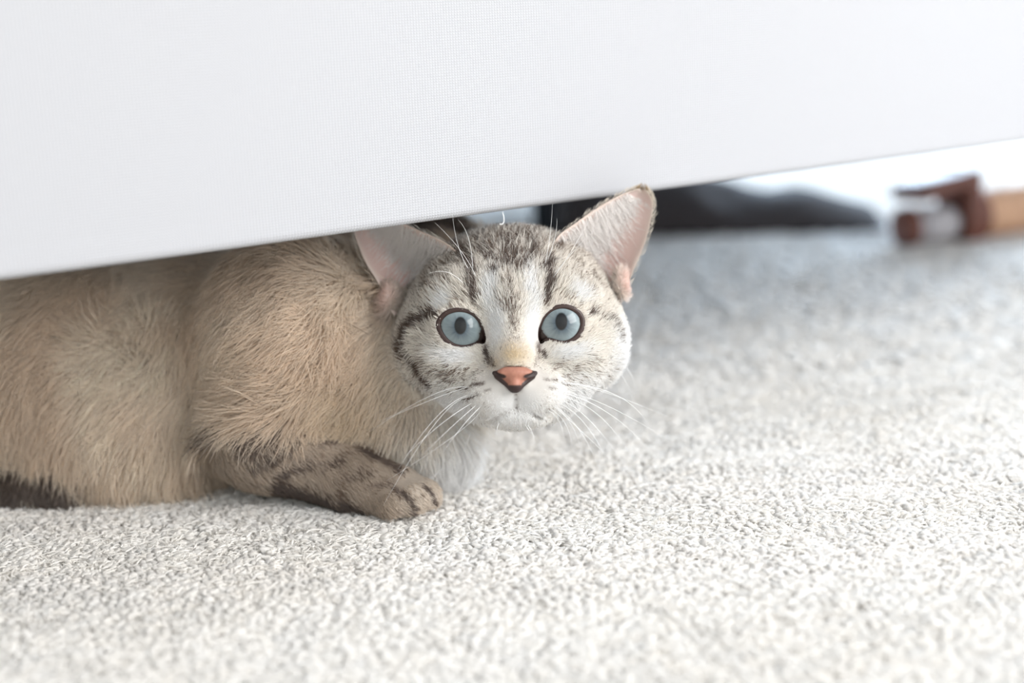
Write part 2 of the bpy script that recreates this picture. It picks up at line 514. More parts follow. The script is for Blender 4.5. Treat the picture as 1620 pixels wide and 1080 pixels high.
# rumpled dark cloth
def cloth_heap():
    a, b = ground(870, 378), ground(1405, 366)
    n, m = 90, 30
    V = []
    for i in range(n):
        t = i / (n - 1)
        c = a + (b - a) * t
        hh = 0.050 * (1 - t) ** 0.8 * (0.9 + 0.1 * math.sin(t * 17)) + 0.012
        hh *= sstep(0.0, 0.05, np.array(t)) * sstep(0, 0.04, np.array(1 - t))
        for j in range(m):
            u = j / (m - 1)
            y = -0.02 + 0.16 * u
            prof = math.sin(math.pi * u) ** 0.6
            z = hh * prof * (0.85 + 0.3 * vnoise(np.array([t * 9, u * 4, 2.0]))) + 0.0035
            V.append((c[0] + 0.006 * math.sin(u * 9 + t * 5), c[1] + y, z))
    I = np.arange(n * m).reshape(n, m)
    return np.array(V), grid_quads(I, True)
V, Fq = cloth_heap()
M_dark = plain('dark_brown_cloth', srgb(62, 56, 56), 0.95, 0.15, 30, 0.002)
o = mesh_np('throw_blanket', V, Fq, M_dark)
sm = o.modifiers.new('thickness', 'SOLIDIFY'); sm.thickness = 0.003
tag(o, 'rumpled dark brown cloth lying on the carpet under the sofa behind the kitten', 'blanket')
# ------------------------------------------------------------------ the kitten
HB = np.stack([RT, UP, -FWD], 0)                 # head axes: right, up, towards the camera
E0 = P(810, 517, D_EYE)                          # midpoint between the eyes
def hp(px, py, wmm):
    """head coordinates (mm) of a feature traced at a pixel, wmm in front of the eye plane"""
    d = D_EYE * 1000 - wmm
    return np.array([(px - 810) * d / F_PX, (540 - py) * d / F_PX - 23 * D_EYE * 1000 / F_PX, wmm])
def h2w(q):
    return E0 + (np.asarray(q, float) / 1000) @ HB
def w2h(p):
    return ((p - E0) @ HB.T) * 1000
def h2px(q):
    d = D_EYE * 1000 - q[..., 2]
    return 810 + q[..., 0] / d * F_PX, 540 - (q[..., 1] + 23 * D_EYE * 1000 / F_PX) / d * F_PX

# signed distance pieces
def sd_ell(p, c, r, B=None):
    q = p - np.asarray(c)
    if B is not None: q = q @ B.T
    r = np.asarray(r, float)
    k0 = np.sqrt(((q / r) ** 2).sum(-1)); k1 = np.sqrt(((q / r ** 2) ** 2).sum(-1)) + 1e-9
    return k0 * (k0 - 1.0) / k1
def sd_cap(p, a, b, ra, rb):
    a = np.asarray(a, float); b = np.asarray(b, float)
    ab = b - a
    t = np.clip(((p - a) @ ab) / (ab @ ab), 0, 1)
    return np.linalg.norm(p - (a + t[..., None] * ab), axis=-1) - (ra + (rb - ra) * t)
def smin(a, b, k):
    h = np.clip(0.5 + 0.5 * (b - a) / k, 0, 1)
    return b + (a - b) * h - k * h * (1 - h)
def smax(a, b, k):
    return -smin(-a, -b, k)

EYE_R = 11.0
EYE_L, EYE_RT = hp(728.5, 518, 0), hp(888, 511.5, 0)
EC = [np.array([EYE_L[0], EYE_L[1], -10.6]), np.array([EYE_RT[0], EYE_RT[1], -10.6])]
OUT_L = [(693,511),(702,498),(714,491.5),(730,489.5),(747,494.5),(759,506),(766,521),(769.5,537),(768,546),(760,543),(749,546.5),(734,549.6),(717,546.5),(703,535),(695.5,522)]
OUT_R = [(851.5,520),(859,501.5),(871,489.5),(887,484),(903,486.5),(916,495),(922,508),(919,523),(910,535),(897,542),(884,542),(870,538),(862,540),(855,546),(851,534)]
PHIL = [hp(816, 612, 18), hp(816.5, 628, 16), hp(817, 645, 13)]
MOUTH = [[hp(817, 644, 14), hp(806, 650, 12.5), hp(794, 657, 10), hp(783, 662, 6), hp(772, 664, 1)],
         [hp(817, 644, 14), hp(829, 649, 12.5), hp(841, 655, 10), hp(852, 658, 6), hp(863, 657, 1)]]

def polyd(p2, poly):
    """distance to a closed polygon (signed, negative inside), 2d"""
    poly = np.asarray(poly, float)
    d = np.full(p2.shape[:-1], 1e9); ins = np.zeros(p2.shape[:-1], bool)
    n = len(poly)
    for i in range(n):
        a, b = poly[i], poly[(i + 1) % n]
        ab = b - a
        t = np.clip(((p2 - a) @ ab) / (ab @ ab + 1e-12), 0, 1)
        d = np.minimum(d, np.linalg.norm(p2 - (a + t[..., None] * ab), axis=-1))
        c = ((a[1] > p2[..., 1]) != (b[1] > p2[..., 1])) & (p2[..., 0] < (b[0] - a[0]) * (p2[..., 1] - a[1]) / (b[1] - a[1] + 1e-12) + a[0])
        ins ^= c
    return np.where(ins, -d, d)

def smooth_loop(pts, n):
    """closed Catmull-Rom through the points"""
    pts = np.asarray(pts, float); m = len(pts)
    out = []
    for k in range(n):
        t = k * m / n; i = int(t); f = t - i
        p0, p1, p2, p3 = pts[(i - 1) % m], pts[i % m], pts[(i + 1) % m], pts[(i + 2) % m]
        out.append(0.5 * (2 * p1 + (p2 - p0) * f + (2*p0 - 5*p1 + 4*p2 - p3) * f**2 + (3*p1 - p0 - 3*p2 + p3) * f**3))
    return np.array(out)

NO = hp(814.5, 598, 17.0)
def nose_nostril(q):
    a = np.stack([np.abs(q[..., 0]), q[..., 1], q[..., 2]], -1)
    return np.minimum(sd_cap(a, (3.1, -1.5, 3.2), (4.3, 0.0, 2.7), 0.85, 1.1), sd_cap(a, (4.3, 0.0, 2.7), (7.6, 1.9, -1.2), 1.1, 0.5))
def sd_nose_solid(q):
    a = np.stack([np.abs(q[..., 0]), q[..., 1], q[..., 2]], -1)
    d = sd_ell(q, (0, 2.0, -1.2), (6.4, 2.9, 4.3))
    d = smin(d, sd_ell(q, (0, -2.4, -1.0), (2.9, 3.4, 4.0)), 2.0)
    d = smin(d, sd_cap(a, (4.5, 1.6, 0.4), (7.9, 1.9, -2.6), 1.6, 0.9), 1.2)
    d = smin(d, sd_cap(a, (0.8, -4.2, 0.3), (7.0, 0.4, -2.2), 1.0, 0.9), 1.2)
    return d
def sd_nose(q):
    d = smax(sd_nose_solid(q), -nose_nostril(q), 0.5)
    d = smax(d, -sd_cap(q, (0, -5.6, 3.2), (0, -0.5, 4.2), 0.35, 0.2), 0.6)
    return d

def sd_head(p):
    q = w2h(p)
    s = np.abs(q[..., 0])
    qs = np.stack([s, q[..., 1], q[..., 2]], -1)
    d = sd_ell(q, (0, 3, -40), (43, 35, 40))
    d = smin(d, sd_ell(qs, (26, -7, -30), (17.8, 18, 22)), 10)
    d = smin(d, sd_ell(qs, (15.5, -19, -17), (14.5, 13.5, 16)), 8)
    d = smin(d, sd_ell(qs, (17.5, 11, -12), (14, 9, 9)), 8)             # brows
    d = smin(d, sd_ell(qs, (20, -14, -10), (13, 9.5, 10)), 8)           # under the eyes
    d = smin(d, sd_cap(q, (1, 12, -8), (1.2, -13, 7.5), 9.5, 6.8), 7)   # bridge of the nose
    d = smin(d, sd_cap(q, (1.2, -12, 7), (1.3, -18.5, 12), 7.2, 6.8), 3)
    d = smin(d, sd_ell(np.stack([np.abs(q[..., 0] - 1.5), q[..., 1], q[..., 2]], -1), (8.0, -25.5, 4.4), (11.5, 9.0, 10.4)), 5.0)   # whisker pads
    d = smin(d, sd_ell(q, (1.8, -34.0, -0.5), (12.5, 6.2, 9.5)), 5)        # chin
    d = smin(d, sd_ell(q, (1, -26, -15), (22, 13, 17)), 9)              # jaw
    # mouth and philtrum creases
    for ln in [PHIL] + MOUTH:
        for a, b in zip(ln[:-1], ln[1:]):
            d = smax(d, -sd_cap(q, a, b, 0.5, 0.5), 1.8)
    d = smax(d, -(sd_nose_solid(q - NO) + 0.35), 0.3)                   # hollow behind the nose leather
    # folded pockets at the outer base of the ears
    d = smin(d, sd_ell(q, hp(984, 448, -31), (2.6, 6.0, 4.0)), 1.5)
    d = smin(d, sd_ell(q, hp(616, 470, -34), (2.6, 6.0, 4.0)), 1.5)
    # eye openings
    for c, sgn in zip(EC, (-1, 1)):
        dd = np.linalg.norm((q - (c + np.array([0, 0, 0.5]))) * np.array([1, 1.05, 1]), axis=-1)
        d = smin(d, dd - 12.1, 3.0)                                     # eyelids over the eyeball
    px, py = h2px(q)
    p2 = np.stack([px, py], -1)
    for out, c in zip((OUT_L, OUT_R), EC):
        near = np.linalg.norm(q - c, axis=-1) < 17
        e = np.full(d.shape, 50.0)
        if near.any():
            e[near] = polyd(p2[near], out) * 0.25
        cut = np.maximum(e, -(q[..., 2] + 12.0))
        d = smax(d, -cut, 0.6)
    return d / 1000.0

# body pieces in the world frame
B_torso0, B_torso1 = P(-40, 585, 0.690), P(470, 560, 0.655)
def sd_body(p):
    d = sd_cap(p, B_torso0, B_torso1, 0.050, 0.047)
    d = smin(d, sd_ell(p, P(-150, 600, 0.685), (0.062, 0.048, 0.050)), 0.03)
    d = smin(d, sd_ell(p, P(60, 610, 0.652), (0.056, 0.030, 0.050)), 0.025)       # haunch
    d = smin(d, sd_ell(p, P(250, 690, 0.648), (0.050, 0.030, 0.026)), 0.025)      # belly
    d = smin(d, sd_ell(p, P(455, 545, 0.622), (0.036, 0.026, 0.043)), 0.011)      # shoulder
    d = smin(d, sd_cap(p, P(465, 560, 0.618), P(418, 690, 0.614), 0.028, 0.021), 0.012)   # upper arm
    d = smin(d, sd_cap(p, P(780, 520, 0.632), P(560, 545, 0.650), 0.030, 0.042), 0.03)    # neck
    d = smin(d, sd_ell(p, P(612, 628, 0.640), (0.030, 0.030, 0.036)), 0.025)      # chest
    d = smin(d, sd_ell(p, P(678, 675, 0.630), (0.018, 0.020, 0.0195)), 0.02)
    d = smin(d, sd_ell(p, P(640, 425, 0.675), (0.045, 0.03, 0.022)), 0.02)       # withers
    # near foreleg lying forward along the floor
    d = smin(d, sd_cap(p, P(412, 700, 0.616), P(560, 758, 0.606), 0.0185, 0.0135), 0.010)
    d = smin(d, sd_cap(p, P(560, 760, 0.605), P(622, 780, 0.599), 0.0130, 0.0125), 0.006)
    for (a, b, r) in PAW_TOES:
        d = smin(d, sd_cap(p, a, b, r * 1.05, r), 0.0022)
    # other foreleg, behind
    d = smin(d, sd_cap(p, P(540, 690, 0.690), P(610, 735, 0.668), 0.016, 0.012), 0.012)
    # hind foot
    d = smin(d, sd_cap(p, P(-60, 772, 0.640), P(108, 778, 0.630), 0.0135, 0.0115), 0.010)
    # tail root curling back
    d = smin(d, sd_cap(p, P(-330, 690, 0.72), P(-420, 770, 0.66), 0.014, 0.012), 0.02)
    d = smin(d, sd_cap(p, P(-420, 770, 0.66), P(-260, 800, 0.61), 0.012, 0.009), 0.012)
    return d
PAW_TOES = [(P(600, 785, 0.596), P(622, 796, 0.589), 0.0074),
            (P(622, 778, 0.597), P(650, 789, 0.590), 0.0078),
            (P(640, 772, 0.600), P(671, 784, 0.594), 0.0072),
            (P(585, 785, 0.604), P(592, 796, 0.598), 0.0066)]
def sd_cat(p):
    d = smin(sd_body(p), sd_head(p), 0.012)
    return smax(d, 0.0035 - p[..., 2], 0.003)

def chunked(f, p, n=400000):
    return np.concatenate([f(p[i:i + n]) for i in range(0, len(p), n)]) if len(p) else np.zeros(0)

def surface_nets(f, lo, hi, h, B=4, margin=1.7):
    lo = np.asarray(lo, float); hi = np.asarray(hi, float)
    nb = np.ceil((hi - lo) / (h * B)).astype(int)
    gc = np.stack(np.meshgrid(*[lo[a] + (np.arange(nb[a]) + 0.5) * h * B for a in range(3)], indexing='ij'), -1)
    dc = chunked(f, gc.reshape(-1, 3)).reshape(nb)
    act = np.abs(dc) < margin * h * B
    val = np.repeat(np.repeat(np.repeat(np.where(dc < 0, -1, 1).astype(np.float32), B, 0), B, 1), B, 2)
    m = np.repeat(np.repeat(np.repeat(act, B, 0), B, 1), B, 2)
    ii = np.argwhere(m)
    val[m] = chunked(f, lo + ii * h)
    N = np.array(val.shape)
    s = val < 0
    cs = sum(s[i:N[0]-1+i, j:N[1]-1+j, k:N[2]-1+k].astype(np.int8) for i in (0, 1) for j in (0, 1) for k in (0, 1))
    mixed = (cs > 0) & (cs < 8)
    cells = np.argwhere(mixed)
    vid = np.full(mixed.shape, -1, np.int32); vid[mixed] = np.arange(len(cells))
    acc = np.zeros((len(cells), 3)); cnt = np.zeros(len(cells))
    cor = [(i, j, k) for i in (0, 1) for j in (0, 1) for k in (0, 1)]
    for a in cor:
        for ax_ in range(3):
            if a[ax_]: continue
            b = list(a); b[ax_] = 1
            va = val[cells[:, 0] + a[0], cells[:, 1] + a[1], cells[:, 2] + a[2]]
            vb = val[cells[:, 0] + b[0], cells[:, 1] + b[1], cells[:, 2] + b[2]]
            cr = (va < 0) != (vb < 0)
            t = np.where(cr, va / np.where(cr, va - vb, 1), 0)
            pos = np.broadcast_to(np.array(a, float), (len(cells), 3)).copy(); pos[:, ax_] += t
            acc[cr] += pos[cr]; cnt[cr] += 1
    verts = lo + (cells + acc / np.maximum(cnt, 1)[:, None]) * h
    quads = []
    for ax_ in range(3):
        sl0 = [slice(1, -1)] * 3; sl0[ax_] = slice(0, -1)
        sl1 = [slice(1, -1)] * 3; sl1[ax_] = slice(1, None)
        a, b = s[tuple(sl0)], s[tuple(sl1)]
        e = np.argwhere(a != b)
        off = np.ones(3, int); off[ax_] = 0
        en = e + off
        o1, o2 = (ax_ + 1) % 3, (ax_ + 2) % 3
        def cell(d1, d2):
            c = en.copy(); c[:, o1] -= d1; c[:, o2] -= d2
            return vid[c[:, 0], c[:, 1], c[:, 2]]
        q = np.stack([cell(1, 1), cell(0, 1), cell(0, 0), cell(1, 0)], 1)
        inside_first = a[tuple(e.T)]
        q[~inside_first] = q[~inside_first][:, ::-1]
        quads.append(q)
    quads = np.concatenate(quads)
    return verts, quads[(quads >= 0).all(1)]

bv, bq = surface_nets(sd_cat, (-0.345, 0.50, 0.0), (0.062, 0.76, 0.165), 0.0012)

# ---- ears: traced rim, real depth and thickness
def ear_sheet(A, Bp, dip0, dip1, n=26, m=21):
    A = np.array(A); Bp = np.array(Bp)
    def samp(C, t):
        sgm = np.concatenate([[0], np.cumsum(np.linalg.norm(np.diff(C, axis=0), axis=1))]); sgm /= sgm[-1]
        return np.stack([np.interp(t, sgm, C[:, k]) for k in range(3)], -1)
    t = np.linspace(0, 1, n)
    Ea, Eb = samp(A, t), samp(Bp, t)
    for _ in range(2):
        Ea[1:-1] = (Ea[:-2] + 2 * Ea[1:-1] + Ea[2:]) / 4; Eb[1:-1] = (Eb[:-2] + 2 * Eb[1:-1] + Eb[2:]) / 4
    u = np.linspace(0, 1, m)
    S = Ea[:, None] * (1 - u[None, :, None]) + Eb[:, None] * u[None, :, None]
    dip = (dip0 + (dip1 - dip0) * t)[:, None] * np.sin(math.pi * u)[None] ** 0.75
    S[..., 2] -= dip
    # round the tip
    return S
def ear_mesh(S, flip, th=1.7):
    gu = np.gradient(S, axis=0); gv = np.gradient(S, axis=1)
    N = np.cross(gu, gv); N /= np.linalg.norm(N, axis=-1)[..., None] + 1e-9
    N[N[..., 2] < 0] *= -1
    n, m = S.shape[:2]
    rim = np.minimum(np.minimum(np.arange(m), np.arange(m)[::-1])[None] / 3.0, (n - 1 - np.arange(n))[:, None] / 3.0).clip(0.15, 1)
    back = S - N * (th * rim)[..., None]
    V = np.concatenate([S.reshape(-1, 3), back.reshape(-1, 3)])
    I = np.arange(n * m).reshape(n, m); J = I + n * m
    Fq = np.concatenate([grid_quads(I), grid_quads(J, True),
        grid_quads(np.stack([J[0], I[0]])), grid_quads(np.stack([I[-1], J[-1]])),
        grid_quads(np.stack([I[:, 0], J[:, 0]], 0)), grid_quads(np.stack([J[:, -1], I[:, -1]], 0))])
    return V, (Fq[:, ::-1] if flip else Fq), N
def hpl(L): return [hp(*a) for a in L]
EAR_R = ear_sheet(hpl([(872,392,-20),(884,371,-21),(910,354,-23),(933,337,-25),(958,321,-27),(981,309,-29),(1001,301,-31),(1012,299,-32)]),
                  hpl([(978,480,-30),(988,461,-31),(996,443,-33),(1004,419,-34),(1016,396,-35),(1025,367,-35),(1031.5,339,-35),(1033,319,-34.5),(1028,306,-34),(1019,300,-33)]), 19, 3)
EAR_L = ear_sheet(hpl([(722,398,-20),(709,386,-21),(675,370,-24),(642,355,-27),(610,338,-30),(580,322,-33),(566,316,-34)]),
                  hpl([(624,500,-30),(613,482,-32),(605,463,-34),(597,442,-36),(585,427,-37),(574.6,406,-38),(566.5,386,-38),(560,366,-38),(555,345,-38),(552,328,-37),(556,318,-36)]), 19, 3)
evR, efR, enR = ear_mesh(EAR_R, False)
evL, efL, enL = ear_mesh(EAR_L, True)
nb_ = len(bv)
allv = np.concatenate([bv, h2w(evR), h2w(evL)])
allf = np.concatenate([bq, efR + nb_, efL + nb_ + len(evR)])

# ---- coat markings
def blot(px, py, x, y, rx, ry, rot=0.0):
    c, s_ = math.cos(math.radians(rot)), math.sin(math.radians(rot))
    dx, dy = px - x, py - y
    a = (dx * c + dy * s_) / rx; b = (-dx * s_ + dy * c) / ry
    return np.exp(-(a * a + b * b) * 1.2)
def stroke(px, py, pts, wd):
    p2 = np.stack([px, py], -1); d = np.full(px.shape, 1e9)
    for a, b in zip(pts[:-1], pts[1:]):
        a = np.array(a, float); b = np.array(b, float); ab = b - a
        t = np.clip(((p2 - a) @ ab) / (ab @ ab), 0, 1)
        d = np.minimum(d, np.linalg.norm(p2 - (a + t[..., None] * ab), axis=-1))
    return np.exp(-(d / wd) ** 2)
C_WHITE = srgb(253, 252, 251); C_SILV = srgb(244, 238, 230); C_TICK = srgb(118, 96, 79)
C_DARK = srgb(84, 64, 54); C_TAN = srgb(222, 201, 166); C_BEIGE = srgb(250, 237, 220)
C_BEIGE2 = srgb(233, 211, 188); C_SEAL = srgb(92, 76, 69); C_LEG = srgb(192, 176, 160); C_GREY = srgb(150, 132, 116)

def mixc(a, b, t):
    return a + (b - a) * np.clip(t, 0, 1)[..., None]

def coat_head(q):
    """light colour, dark colour and the share of dark hairs, in head coordinates"""
    px, py = h2px(q)
    n = len(px)
    base = np.broadcast_to(C_SILV, (n, 3)).copy()
    dark = np.broadcast_to(C_TICK, (n, 3)).copy()
    k = np.full(n, 0.25)
    white = np.zeros(n)
    for a in [(786, 520, 15, 48, 6), (843, 512, 15, 50, -4), (700, 645, 85, 46, 0), (935, 630, 90, 50, 0), (816, 645, 70, 42, 0),
              (725, 562, 32, 13, 8), (895, 558, 34, 14, -8), (780, 470, 12, 40, 8), (838, 462, 11, 40, -6), (975, 560, 30, 60, 10),
              (705, 480, 22, 8, -30), (910, 470, 22, 8, 30)]:
        white = np.maximum(white, blot(px, py, *a))
    base = mixc(base, C_WHITE, white * 1.15)
    k = k * (1 - white * 0.95)
    top = sstep(470, 370, py) * sstep(1.1, 0.5, np.abs(px - 805) / 140)
    base = mixc(base, C_SILV * 0.93, top * 0.6); k = k + 0.10 * top
    k += 0.26 * blot(px, py, 690, 450, 48, 42) + 0.16 * blot(px, py, 925, 440, 42, 42) + 0.05 * blot(px, py, 808, 410, 70, 40)
    k += 0.26 * blot(px, py, 705, 590, 48, 22, 12) + 0.20 * blot(px, py, 915, 583, 42, 18, -10)
    k += 0.20 * blot(px, py, 809, 480, 16, 60)
    # golden bridge of the nose
    tan = np.maximum(blot(px, py, 814, 562, 27, 20), 0.6 * blot(px, py, 785, 575, 14, 12))
    base = mixc(base, C_TAN, tan * 0.95); k *= (1 - 0.6 * tan)
    base = mixc(base, C_GREY, 0.65 * sstep(655, 612, px) * sstep(640, 590, py))  # brown-grey left side of the head, its shade painted into the coat
    # stripes
    st = np.zeros(n)
    for pts, wd, am in [([(745, 415), (752, 445), (757, 480)], 6.5, 1.0), ([(862, 425), (864, 452), (861, 478)], 6.0, 0.95),
                        ([(768, 392), (776, 415), (786, 444)], 5.0, 0.8), ([(842, 388), (838, 412), (828, 442)], 5.0, 0.75),
                        ([(797, 378), (801, 408), (804, 436)], 4.5, 0.62), ([(820, 380), (818, 408), (813, 438)], 4.5, 0.6),
                        ([(808, 440), (810, 500), (812, 535)], 5.0, 0.14),
                        ([(716, 385), (734, 412)], 7, 0.5), ([(880, 380), (874, 408)], 6, 0.4),
                        ([(690, 500), (668, 512), (656, 532), (650, 562)], 5.5, 0.85),
                        ([(655, 548), (670, 575), (690, 606)], 4.0, 0.75), ([(648, 604), (672, 603)], 5.5, 0.45),
                        ([(928, 500), (950, 510), (962, 528), (966, 545)], 4.5, 0.6),
                        ([(769, 548), (772, 562), (775, 574)], 4.2, 1.0), ([(852, 545), (854, 558), (857, 566)], 4.2, 0.9),
                        ([(776, 566), (782, 578)], 4, 0.6), ([(848, 565), (845, 578)], 3, 0.4),
                        ([(730, 613), (742, 611)], 2.3, 0.8), ([(750, 607), (765, 606)], 2.6, 0.95), ([(736, 630), (758, 622)], 2.2, 0.7), ([(768, 618), (776, 615)], 2.0, 0.5),
                        ([(862, 600), (866, 600)], 2.2, 0.7), ([(873, 600), (877, 600)], 2.2, 0.7), ([(866, 612), (880, 614)], 2.2, 0.55), ([(886, 604), (895, 605)], 2.2, 0.6),
                        ([(816, 618), (817, 644)], 2.2, 0.75), ([(817, 646), (800, 653), (785, 661)], 2.3, 0.3), ([(817, 646), (834, 652), (848, 658)], 2.3, 0.3)]:
        st = np.maximum(st, am * stroke(px, py, pts, wd))
    pock = np.maximum(blot(px, py, 990, 446, 12, 24), blot(px, py, 610, 468, 12, 24))
    base = mixc(base, srgb(236, 212, 202), pock * 1.3); k *= 1 - np.clip(pock * 1.3, 0, 1)
    front = sstep(-62, -40, q[:, 2])
    st *= front
    dark = mixc(dark, C_DARK, st * 1.4)
    k = np.clip(k + st * 1.05, 0, 0.97)
    return base, dark, k

def coat_body(p):
    q = w2h(p)
    d = (p - CAM) @ FWD
    px = 810 + ((p - CAM) @ RT) / d * F_PX
    py = 540 - ((p - CAM) @ UP) / d * F_PX
    n = len(p)
    nz1 = vnoise(p * 45); nz2 = vnoise(p * 20 + 3)
    base = mixc(np.broadcast_to(C_BEIGE, (n, 3)), C_BEIGE2, 0.75 * sstep(0.35, 0.7, nz1) * 0.6 + 0.25 * nz2)
    k = np.full(n, 0.10)
    dark = np.broadcast_to(C_TICK, (n, 3)).copy()
    back = sstep(0.085, 0.118, p[:, 2])                          # darker along the spine
    base = mixc(base, C_BEIGE2 * 0.8, back * 0.7); k += 0.22 * back
    wi = blot(px, py, 720, 362, 90, 30) * (d > 0.62); k += 0.8 * wi; dark = mixc(dark, C_SEAL, wi)
    # pale throat and chest
    wh = sstep(600, 700, px) * sstep(600, 690, py)
    base = mixc(base, C_WHITE, np.maximum(wh, 0.8 * blot(px, py, 650, 690, 75, 50)))
    pale = blot(px, py, 560, 640, 70, 70)
    base = mixc(base, srgb(232, 214, 188), pale * 0.8)
    # foreleg
    leg = np.zeros(n)
    dl = np.minimum(sd_cap(p, P(412, 700, 0.616), P(560, 758, 0.606), 0.0185, 0.0135), sd_cap(p, P(560, 760, 0.605), P(640, 785, 0.596), 0.013, 0.013))
    leg = sstep(0.012, 0.0015, dl) * sstep(660, 700, py + 0.12 * (px - 420))
    base = mixc(base, C_LEG, leg)
    base = mixc(base, srgb(232, 220, 206), leg * sstep(600, 670, px) * 0.8)
    st = np.zeros(n)
    for pts, wd, am in [([(352, 665), (380, 680), (440, 676), (500, 684), (535, 690)], 9, 0.95), ([(390, 722), (402, 712), (440, 697), (470, 690)], 7, 0.9),
                        ([(430, 748), (460, 738), (490, 728)], 6, 0.75), ([(505, 737), (535, 722)], 6, 0.7), ([(565, 706), (600, 724), (630, 742)], 6, 0.85),
                        ([(540, 750), (580, 740)], 8, 0.5), ([(430, 770), (500, 790), (560, 808)], 14, 1.0), ([(580, 770), (620, 762)], 6, 0.5),
                        ([(622, 772), (640, 780), (651, 800), (650, 815)], 4.5, 0.95), ([(664, 764), (680, 776), (686, 796)], 3.5, 0.8)]:
        st = np.maximum(st, am * stroke(px, py, pts, wd))
    st *= (d < 0.64)
    base = mixc(base, C_BEIGE2, 0.55 * blot(px, py, 470, 540, 110, 90))
    arm = blot(px, py, 440, 640, 75, 40, 10) * (d < 0.66)
    base = mixc(base, C_BEIGE2 * 0.9, arm * 0.6)
    k = k * (1 - leg) + leg * 0.22 + st
    dark = mixc(dark, C_SEAL, st * 1.5)
    # seal brown hind foot
    hf = sstep(0.014, 0.002, sd_cap(p, P(-60, 772, 0.640), P(108, 778, 0.630), 0.0135, 0.0115))
    dark = mixc(dark, C_SEAL, hf); k = k * (1 - hf) + hf * 0.95
    tail = sstep(-250, -330, px)
    k = np.maximum(k, 0.5 * tail)
    return base, dark, np.clip(k, 0, 0.98)

def coat(p):
    q = w2h(p)
    dh = sd_head(p); db = sd_body(p)
    t = sstep(-0.010, 0.010, db - dh)[:, None]
    bh, kh, ph = coat_head(q); bb, kb, pb = coat_body(p)
    return bb + (bh - bb) * t, kb + (kh - kb) * t, pb + (ph - pb) * t[:, 0], t[:, 0]

base, dark, kk, th_ = coat(allv)
vcol = mixc(base * 0.93, dark, kk * 0.9)
PINK = srgb(236, 214, 208); PINK2 = srgb(226, 190, 180)
def ear_cols(S):
    n, m = S.shape[:2]
    t = np.linspace(0, 1, n)[:, None]; u = np.linspace(0, 1, m)[None]
    f = mixc(np.broadcast_to(PINK, (n, m, 3)), PINK2, (1 - t) * 0.8 * np.ones((1, m)))
    f = mixc(f, srgb(238, 222, 212), np.clip(np.exp(-((1 - u) / 0.05) ** 2) + np.exp(-((1 - t) / 0.06) ** 2) + np.exp(-(u / 0.06) ** 2), 0, 1) * np.ones((n, 1)))
    b = np.broadcast_to(C_GREY, (n, m, 3))
    return np.concatenate([f.reshape(-1, 3), b.reshape(-1, 3)])
vcol[nb_:nb_ + len(evR)] = ear_cols(EAR_R)
vcol[nb_ + len(evR):] = ear_cols(EAR_L)
# ear pockets and lips show skin
# ---- materials of the kitten
def attr_mat(name, rough, coatw=0.0, sss=0.0):
    m, nt, b = new_mat(name)
    a = nt.nodes.new('ShaderNodeAttribute'); a.attribute_name = 'col'
    nt.links.new(a.outputs['Color'], b.inputs['Base Color'])
    b.inputs['Roughness'].default_value = rough
    b.inputs['Coat Weight'].default_value = coatw
    if sss:
        b.inputs['Subsurface Weight'].default_value = sss
        b.inputs['Subsurface Radius'].default_value = (1.0, 0.45, 0.3)
        b.inputs['Subsurface Scale'].default_value = 0.002
    return m
M_skin = attr_mat('skin_under_fur', 0.8)
_nt = M_skin.node_tree
_tr = _nt.nodes.new('ShaderNodeBsdfTranslucent'); _mx = _nt.nodes.new('ShaderNodeMixShader'); _mx.inputs[0].default_value = 0.3
_nt.links.new([n for n in _nt.nodes if n.type == 'ATTRIBUTE'][0].outputs['Color'], _tr.inputs['Color'])
_nt.links.new(_nt.nodes['Principled BSDF'].outputs[0], _mx.inputs[1]); _nt.links.new(_tr.outputs[0], _mx.inputs[2])
_nt.links.new(_mx.outputs[0], _nt.nodes['Material Output'].inputs['Surface'])
M_nose = attr_mat('nose_leather', 0.5, 0.0)

def hair_mat():
    m = bpy.data.materials.new('fur_strands'); m.use_nodes = True
    nt = m.node_tree; nt.nodes.clear()
    out = nt.nodes.new('ShaderNodeOutputMaterial')
    a = nt.nodes.new('ShaderNodeAttribute'); a.attribute_name = 'col'
    d = nt.nodes.new('ShaderNodeBsdfDiffuse'); t = nt.nodes.new('ShaderNodeBsdfTranslucent'); g = nt.nodes.new('ShaderNodeBsdfGlossy')
    g.inputs['Roughness'].default_value = 0.45; g.inputs['Color'].default_value = (0.9, 0.9, 0.9, 1)
    mx = nt.nodes.new('ShaderNodeMixShader'); mx.inputs[0].default_value = 0.45
    m2 = nt.nodes.new('ShaderNodeMixShader'); m2.inputs[0].default_value = 0.05
    nt.links.new(a.outputs['Color'], d.inputs['Color']); nt.links.new(a.outputs['Color'], t.inputs['Color'])
    nt.links.new(d.outputs[0], mx.inputs[1]); nt.links.new(t.outputs[0], mx.inputs[2])
    nt.links.new(mx.outputs[0], m2.inputs[1]); nt.links.new(g.outputs[0], m2.inputs[2])
    nt.links.new(m2.outputs[0], out.inputs['Surface'])
    return m
M_hair = hair_mat()

gp = ground(330, 800)
kitten = thing('kitten', 'silver tabby kitten with pale blue eyes crouching under the white sofa', 'cat', (gp[0], gp[1] + 0.02, 0))
body = keep(mesh_np('body', allv, allf, M_skin, colors=vcol), kitten)
print('cat mesh', len(allv), len(allf))

